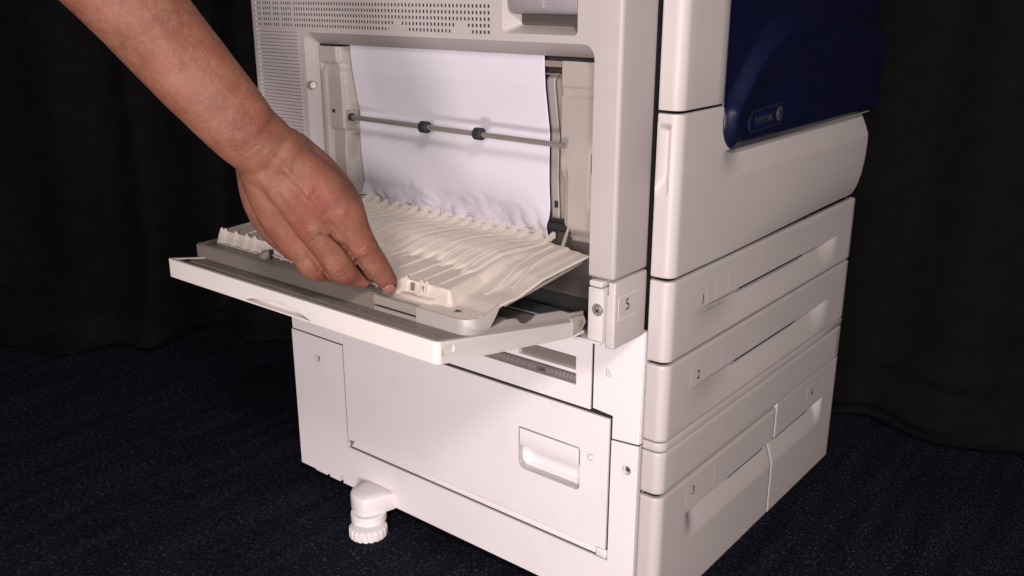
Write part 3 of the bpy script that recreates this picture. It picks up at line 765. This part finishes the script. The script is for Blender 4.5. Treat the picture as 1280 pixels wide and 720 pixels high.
box('guide_front_shadow_gap', (-.1555, -.2430, .4265), (-.0985, -.2415, .4370), BROWN, gd)
wall('guide_left_wall', [(-.4572, -.205), (-.4572, -.2425)], .4262, .4450, .004, P_GREY, gd)
prism('guide_left_shelf', [(-.4560, -.2460), (-.4560, -.150), (-.4440, -.150), (-.4440, -.2460)], 'z', .4420, .4452, P_GREY, gd, .0006)
prism('guide_front_shelf', [(-.4440, -.2480), (-.4440, -.2285), (-.1560, -.2285), (-.1560, -.2480)], 'z', .4420, .4462, P_GREY, gd, .0006)
# underside flange seen along the right edge
prism('guide_side_flange', [(-.190, .4440), (-.150, .4490), (-.10, .4555), (-.0640, .4590), (-.0640, .4560), (-.10, .4520), (-.15, .4460), (-.19, .4425)], 'x', -.0440, -.0395, P_CREAM, gd, .0005)
# ribs: three shapes sharing meshes, one object each
def rib_mesh(y0, h, curl, wd, ridge):
    """broad moulded rib: facet at the front, narrowing to an upturned blade by the paper"""
    bm = bmesh.new(); rings = []; n = 34
    for i in range(n+1):
        y = y0+(-.0375-y0)*i/n; zb = lerp_tab(T_RB, y)
        hh = h*sst(y0-.001, y0+.009, y)*(.7+.3*sst(-.15, -.12, y))*(1-.35*sst(-.10, -.07, y))+curl*sst(-.064, -.036, y)
        t = sst(-.085, -.050, y); w = (wd*(.45+.55*sst(y0-.001, y0+.02, y)))*(1-t)+.0016*t
        cx = wd*.75*t
        e = ridge*(1-t)*sst(y0, y0+.01, y)
        rings.append([Vector((cx-w-.0004, y, zb-.003)), Vector((cx-w, y, zb+hh+e)), Vector((cx-w+.0009*(1-t)+.0003, y, zb+hh+e)), Vector((cx-w+.0016*(1-t)+.0006, y, zb+hh)), Vector((cx+w-.0004, y, zb+hh*.80)), Vector((cx+w, y, zb+hh*.80-.0007)), Vector((cx+w+.0003, y, zb-.003))])
    loft(bm, rings); bmesh.ops.recalc_face_normals(bm, faces=bm.faces)
    me = bpy.data.meshes.new('guide_rib'); bm.to_mesh(me); bm.free()
    for p in me.polygons: p.use_smooth = True
    me.set_sharp_from_angle(angle=R(32)); me.materials.append(P_GUIDE)
    return me
RM = [rib_mesh(-.176, .0050, .0012, .0052, .0008), rib_mesh(-.163, .0060, .0002, .0046, .0012), rib_mesh(-.168, .0054, .0026, .0056, .0006), rib_mesh(-.186, .0044, .0008, .0048, .0010)]
base = wloc(gd); x = -.4280; i = 0
while x < -.098:
    o = bpy.data.objects.new('guide_rib', RM[(i*7+i//3) % 4]); COL.objects.link(o); o.parent = gd
    o.location = Vector((x, 0, 0))-base; x += .0172+.0016*math.sin(i*1.9); i += 1
# low straight ridges on the front slope
lm = bmesh.new(); bmprism(lm, [(-.2180, .4590), (-.2150, .4606), (-.172, .4632), (-.165, .4610), (-.172, .4590)], 'x', -.0005, .0005)
lme = bpy.data.meshes.new('slope_ridge'); lm.to_mesh(lme); lm.free(); lme.materials.append(P_GUIDE)
for x in [-.40, -.375, -.35, -.322, -.298, -.270, -.246, -.218, -.190, -.166, -.141, -.120, -.0985]:
    o = bpy.data.objects.new('slope_ridge', lme); COL.objects.link(o); o.parent = gd; o.location = Vector((x, 0, 0))-base
# side rails near the border
for xo, y0_, y1_, hh in ((-.0640, -.19, -.062, .0016), (-.0500, -.165, -.070, .0010)):
    bm = bmesh.new(); rings = []
    for k_ in range(15):
        y = y0_+(y1_-y0_)*k_/14; xx = xo-.016*sst(-.19, -.09, y); zb = gz(xx, y)
        rings.append([Vector((xx-.0016, y, zb-.001)), Vector((xx-.0008, y, zb+hh)), Vector((xx+.0008, y, zb+hh)), Vector((xx+.0024, y, zb-.001))])
    loft(bm, rings); bmesh_obj('guide_side_rail', bm, P_GUIDE, gd, 70)
# comb of upright fins along the front
fm = bmesh.new(); bmprism(fm, [(-.2318, .4440), (-.2330, .4455), (-.2290, .4560), (-.2262, .4622), (-.2245, .4630), (-.2225, .4600), (-.2275, .4440)], 'x', -.0005, .0005, 0)
fme = bpy.data.meshes.new('comb_fin'); fm.to_mesh(fme); fm.free(); fme.materials.append(P_GUIDE)
for x in [-.4360, -.4290, -.4090, -.3890, -.3740, -.3520, -.3450, -.3200, -.3030, -.2850, -.2670, -.2480, -.2300, -.2100, -.1900, -.1700, -.1540, -.1345, -.1140, -.1070]:
    o = bpy.data.objects.new('comb_fin', fme); COL.objects.link(o); o.parent = gd; o.location = Vector((x, 0, 0))-base
box('comb_bar', (-.4360, -.2338, .4462), (-.3600, -.2328, .4474), P_GUIDE, gd, .0004)
box('comb_bar', (-.3480, -.2338, .4492), (-.1400, -.2328, .4504), P_GUIDE, gd, .0004)
prism('latch_clip', [(-.2420, .4460), (-.2440, .4490), (-.2380, .4540), (-.2340, .4540), (-.2340, .4460)], 'x', -.3440, -.3360, P_CREAM, gd, .0005)
box('latch_window', (-.3365, -.2346, .4465), (-.3325, -.2335, .4560), DARK, gd)
prism('comb_pocket', [(-.2340, .4440), (-.2345, .4485), (-.226, .4485), (-.226, .4440)], 'x', -.1345, -.0930, P_GUIDE, gd, .0004)
for xx in (-.1275, -.1115):
    box('comb_window', (xx, -.2270, .4490), (xx+.0050, -.2255, .4575), P_GREY, gd)
screw(gd, (-.0600, -.2340, .4444), '+z', .0042, P_CREAM)
for xx in (-.0615, -.0585): cylinder('screw_hole', (xx, -.2340, .4450), (xx, -.2340, .4462), .0008, DARK, gd, 10)
# torn corner tabs at the back
for xx in (-.398, -.315, -.215, -.128):
    prism('guide_tab', [(xx-.006, -.0420), (xx+.002, -.0440), (xx+.007, -.040), (xx, -.0375)], 'z', .4775, .4785, P_GUIDE, gd, .0003)

# ------------------------------------------------------------------ the jammed sheet
def fp_(u, v):
    z = .4600+.2050*v; x = -.4040+.2978*u
    y = ypap(z)
    k = sst(.515, .470, z)
    w = .0030*noise.noise(Vector((x*28, z*36, 2)))+.0028*abs(noise.noise(Vector((x*45+z*30, z*75, 5))))
    y += -k*(w*1.7+.004*sst(.50, .468, z)*(.6+.6*noise.noise(Vector((x*20, 0, 1)))))
    y += .0011*noise.noise(Vector((x*7, z*9, 7)))
    z += k*.004*noise.noise(Vector((x*24, 1, 8)))
    return Vector((x, y, z))
bm = grid(150, 120, fp_)
pp = bmesh_obj('paper_sheet', bm, PAPER, None, 180)
md = pp.modifiers.new('thickness', 'SOLIDIFY'); md.thickness = .0002
tag(pp, 'jammed white sheet of paper creased along its bottom edge in the side opening', 'paper')

# ------------------------------------------------------------------ the person's arm and hand
J = {
'fore': [(-0.3127,-0.5140,0.868,0.043),(-0.2858,-0.48,0.8144,0.0416), (-0.2593,-0.4466,0.7619,0.0406), (-0.2327,-0.4134,0.7086,0.0376), (-0.2213,-0.3913,0.6745,0.0360), (-0.1982,-0.3602,0.6226,0.0318), (-0.1946,-0.3498,0.6083,0.0300), (-0.1903,-0.3377,0.5962,0.0292)],
'index': [(-0.1871,-0.327,0.5832,0.0245), (-0.1632,-0.3066,0.5632,0.0205), (-0.1509,-0.286,0.5366,0.0185), (-0.1463,-0.2772,0.5163,0.0145), (-0.1428,-0.2689,0.497,0.0134), (-0.1382,-0.2592,0.4786,0.0120), (-0.1372,-0.2475,0.4619,0.0097)],
'middle': [(-0.1918,-0.3323,0.5799,0.0245), (-0.1764,-0.3206,0.5551,0.0205), (-0.1685,-0.3037,0.5217,0.0178), (-0.1628,-0.2944,0.5005,0.0150), (-0.1612,-0.2849,0.4811,0.0148), (-0.1623,-0.2691,0.4693,0.0113), (-0.1600,-0.2567,0.4618,0.0080)],
'ring': [(-0.198,-0.3323,0.5757,0.022), (-0.1945,-0.3274,0.548,0.0205), (-0.1935,-0.3135,0.5144,0.0178), (-0.1861,-0.3045,0.4956,0.0145), (-0.1844,-0.296,0.4801,0.0140), (-0.1883,-0.28,0.4709,0.0110), (-0.1879,-0.2618,0.4651,0.0085)],
'pinky': [(-0.2111,-0.3295,0.5752,0.0195), (-0.2107,-0.326,0.544,0.0195), (-0.2137,-0.3131,0.5157,0.0165), (-0.2139,-0.3026,0.4989,0.0122), (-0.2142,-0.2903,0.4868,0.0110), (-0.2105,-0.2746,0.4784,0.0090), (-0.2098,-0.2626,0.4734,0.0076)],
'thumb': [(-0.1911,-0.3088,0.586,0.0215), (-0.1804,-0.2832,0.5618,0.0190), (-0.1721,-0.2637,0.5341,0.0160), (-0.1709,-0.2528,0.5059,0.0122), (-0.166,-0.2464,0.4857,0.0107), (-0.1605,-0.2399,0.4708,0.0077)],
}
def catmull(P, sub=6):
    out = []; n = len(P)
    for i in range(n-1):
        p0 = P[max(0, i-1)]; p1 = P[i]; p2 = P[i+1]; p3 = P[min(n-1, i+2)]
        for k in range(sub):
            t = k/sub
            out.append([.5*((2*b)+(c-a)*t+(2*a-5*b+4*c-d)*t*t+(3*b-a-3*c+d)*t**3) for a, b, c, d in zip(p0, p1, p2, p3)])
    out.append(list(P[-1])); return out
view = Vector((-.6, .74, -.31)).normalized()      # thickness direction of the flattened arm and palm
hb = bmesh.new()
def tube(P, flat=1.0, sub=6, n=28, capr=True):
    Q = catmull(P, sub); C = [Vector(q[:3]) for q in Q]; rr = [q[3] for q in Q]
    rings = []
    def ring(c, d, r):
        a = (view - d*view.dot(d)).normalized(); b = d.cross(a)
        return [c + a*r*flat*math.cos(2*math.pi*i/n) + b*r*math.sin(2*math.pi*i/n) for i in range(n)]
    D = [(C[min(i+1, len(C)-1)]-C[max(i-1, 0)]).normalized() for i in range(len(C))]
    for t in (80, 60, 40, 20): rings.append(ring(C[0]-D[0]*rr[0]*math.sin(R(t)), D[0], rr[0]*math.cos(R(t))))
    for c, d, r in zip(C, D, rr): rings.append(ring(c, d, r))
    for t in (20, 40, 60, 80): rings.append(ring(C[-1]+D[-1]*rr[-1]*math.sin(R(t)), D[-1], rr[-1]*math.cos(R(t))))
    loft(hb, rings)
tube(J['fore'], .80)
for k in ('index', 'middle', 'ring', 'pinky', 'thumb'): tube(J[k], .92)
def blob(c, r):
    m_ = Matrix.Translation(c) @ Matrix.Diagonal((r, r, r, 1)); bmesh.ops.create_icosphere(hb, subdivisions=3, radius=1, matrix=m_)
# palm mass and knuckles
for c, r in (((-.188, -.305, .553), .027), ((-.180, -.300, .535), .0235), ((-.197, -.306, .528), .0215), ((-.1955, -.320, .565), .027), ((-.187, -.322, .585), .028)): blob(c, r)
toC = -view
for c, r, o_ in (((-.1509, -.286, .5366), .011, .0085), ((-.1685, -.3037, .5217), .0115, .0075), ((-.1428, -.2689, .497), .0095, .0048), ((-.1612, -.2849, .4811), .0100, .0052), ((-.1844, -.296, .4801), .0095, .0050)):
    blob(Vector(c)+toC*o_, r)
bmesh.ops.recalc_face_normals(hb, faces=hb.faces)
hme = bpy.data.meshes.new('person'); hb.to_mesh(hme); hb.free()
ho = bpy.data.objects.new('person', hme); COL.objects.link(ho)
md = ho.modifiers.new('r', 'REMESH'); md.mode = 'VOXEL'; md.voxel_size = .0013
md = ho.modifiers.new('s', 'SMOOTH'); md.iterations = 9; md.factor = .5
bpy.context.view_layer.update()
me = bpy.data.meshes.new_from_object(ho.evaluated_get(bpy.context.evaluated_depsgraph_get()))
bpy.data.objects.remove(ho)
# creases and tendons displaced; redness and crease shade put into the skin colour
def seg(a, b): return Vector(a), Vector(b)
X_ = rt; Y_ = up
def uv(p): p = Vector(p); return Vector((p.dot(X_), p.dot(Y_)))
def W_(px, py, d=.83):   # a point on the back of the hand, given by direction from the camera spot
    return Vector((.4834, -.8266, .7265)) + d*(fw+(px-640)/1162.3*rt-(py-360)/1162.3*up)
def A_(px, py): return Vector(((px-640)/1162.3, (py-360)/1162.3))
cr = []    # (a, b, width, depth)
def crease(pts, w, dp):
    for a, b in zip(pts, pts[1:]): cr.append((A_(*a), A_(*b), w/1162.3, dp))
crease([(306, 193), (318, 184), (332, 174)], 1.0, .0004)
crease([(415, 295), (428, 306), (440, 321), (452, 336), (462, 348)], 2.0, .0042)
crease([(401, 293), (409, 294), (416, 296)], 1.6, .0015)
crease([(385, 317), (391, 322), (399, 333), (411, 348)], 3.2, .0016)
for k, (x0_, y0_, x1_, y1_) in enumerate([(448, 318, 462, 308), (450, 322, 463, 314), (447, 313, 457, 303), (452, 316, 465, 309), (449, 325, 458, 320), (457, 320, 468, 316)]):
    crease([(x0_, y0_), ((x0_+x1_)/2+1, (y0_+y1_)/2+1.2), (x1_, y1_)], .8, .00055)
for k, (x0_, y0_, x1_, y1_) in enumerate([(416, 345, 436, 335), (418, 348, 432, 342), (420, 341, 433, 334), (424, 348, 436, 341)]):
    crease([(x0_, y0_), ((x0_+x1_)/2, (y0_+y1_)/2+1.5), (x1_, y1_)], .9, .00055)
crease([(388, 346), (396, 350), (404, 348)], .8, .0004)
for k in range(9): crease([(352+k*6, 196+k*8), (366+k*5.5, 190+k*8)], .9, .00022)
crease([(335, 190), (360, 215), (385, 243), (402, 262)], 5, -.0022)      # tendon ridge to the index
crease([(318, 215), (340, 245), (362, 275)], 5, -.0016)
crease([(305, 240), (318, 270), (335, 292)], 4, -.0010)
crease([(398, 240), (410, 262)], 7, .0018)
crease([(352, 250), (374, 284)], 6, .0008)
red = [((395, 255), 30, .75), ((428, 270), 16, .6), ((375, 290), 16, .55), ((425, 338), 10, .5), ((487, 360), 9, .7), ((395, 345), 12, .6), ((455, 315), 8, .4), ((330, 150), 20, .35), ((400, 225), 25, .3), ((270, 60), 22, .25)]
camp = Vector((.4834, -.8266, .7265))
n_ = len(me.vertices)
att = me.attributes.new('redness', 'FLOAT', 'POINT'); att2 = me.attributes.new('crease', 'FLOAT', 'POINT')
me.calc_loop_triangles()
nrm = [v.normal.copy() for v in me.vertices]
for i, v in enumerate(me.vertices):
    d = v.co-camp; zc = d.dot(fw); q = Vector((d.dot(rt)/zc, -d.dot(up)/zc))
    rd = 0
    for c, r_, s_ in red:
        k = (q-A_(*c)).length*1162.3/r_
        if k < 2: rd += s_*math.exp(-k*k*1.6)
    att.data[i].value = min(1, rd+.12*noise.noise(v.co*60))
    if nrm[i].dot(d) > 0: continue
    off = 0; cv = 0
    for a, b, w_, dp in cr:
        if abs(q.x-a.x) > .05 and abs(q.x-b.x) > .05: continue
        ab = b-a; t = max(0, min(1, (q-a).dot(ab)/ab.length_squared)); k = (q-a-ab*t).length/w_
        if k < 3:
            e_ = math.exp(-k*k)
            if dp > 0: off = max(off, dp*e_) if off >= 0 else off+dp*e_
            else: off += dp*e_*.5
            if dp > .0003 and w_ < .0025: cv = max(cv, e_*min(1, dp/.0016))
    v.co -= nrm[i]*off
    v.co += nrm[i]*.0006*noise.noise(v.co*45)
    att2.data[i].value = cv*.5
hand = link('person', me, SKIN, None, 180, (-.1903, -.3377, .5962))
tag(hand, 'bare right forearm and hand of a person reaching down to the ribbed guide', 'person')
# nail of the index finger
def fn(u, v):
    a = (u-.5)*2; b = (v-.5)*2
    c = Vector((-.1372, -.2475, .4619)); d = (Vector((-.1372, -.2475, .4619))-Vector((-.1382, -.2592, .4786))).normalized()
    n0 = (Vector((.35, -.75, .35))); n0 = (n0-d*n0.dot(d)).normalized(); s = d.cross(n0)
    r = .0101; ang = a*.62
    ln = .0052*b*math.sqrt(max(0.05, 1-.45*a*a))+.0022
    return c + d*ln + (n0*math.cos(ang)+s*math.sin(ang))*(r-.0018*max(0, b)**2)
bm = grid(12, 12, fn); nl = bmesh_obj('fingernail', bm, NAIL, hand, 180)
md = nl.modifiers.new('thickness', 'SOLIDIFY'); md.thickness = .0006
# small mole
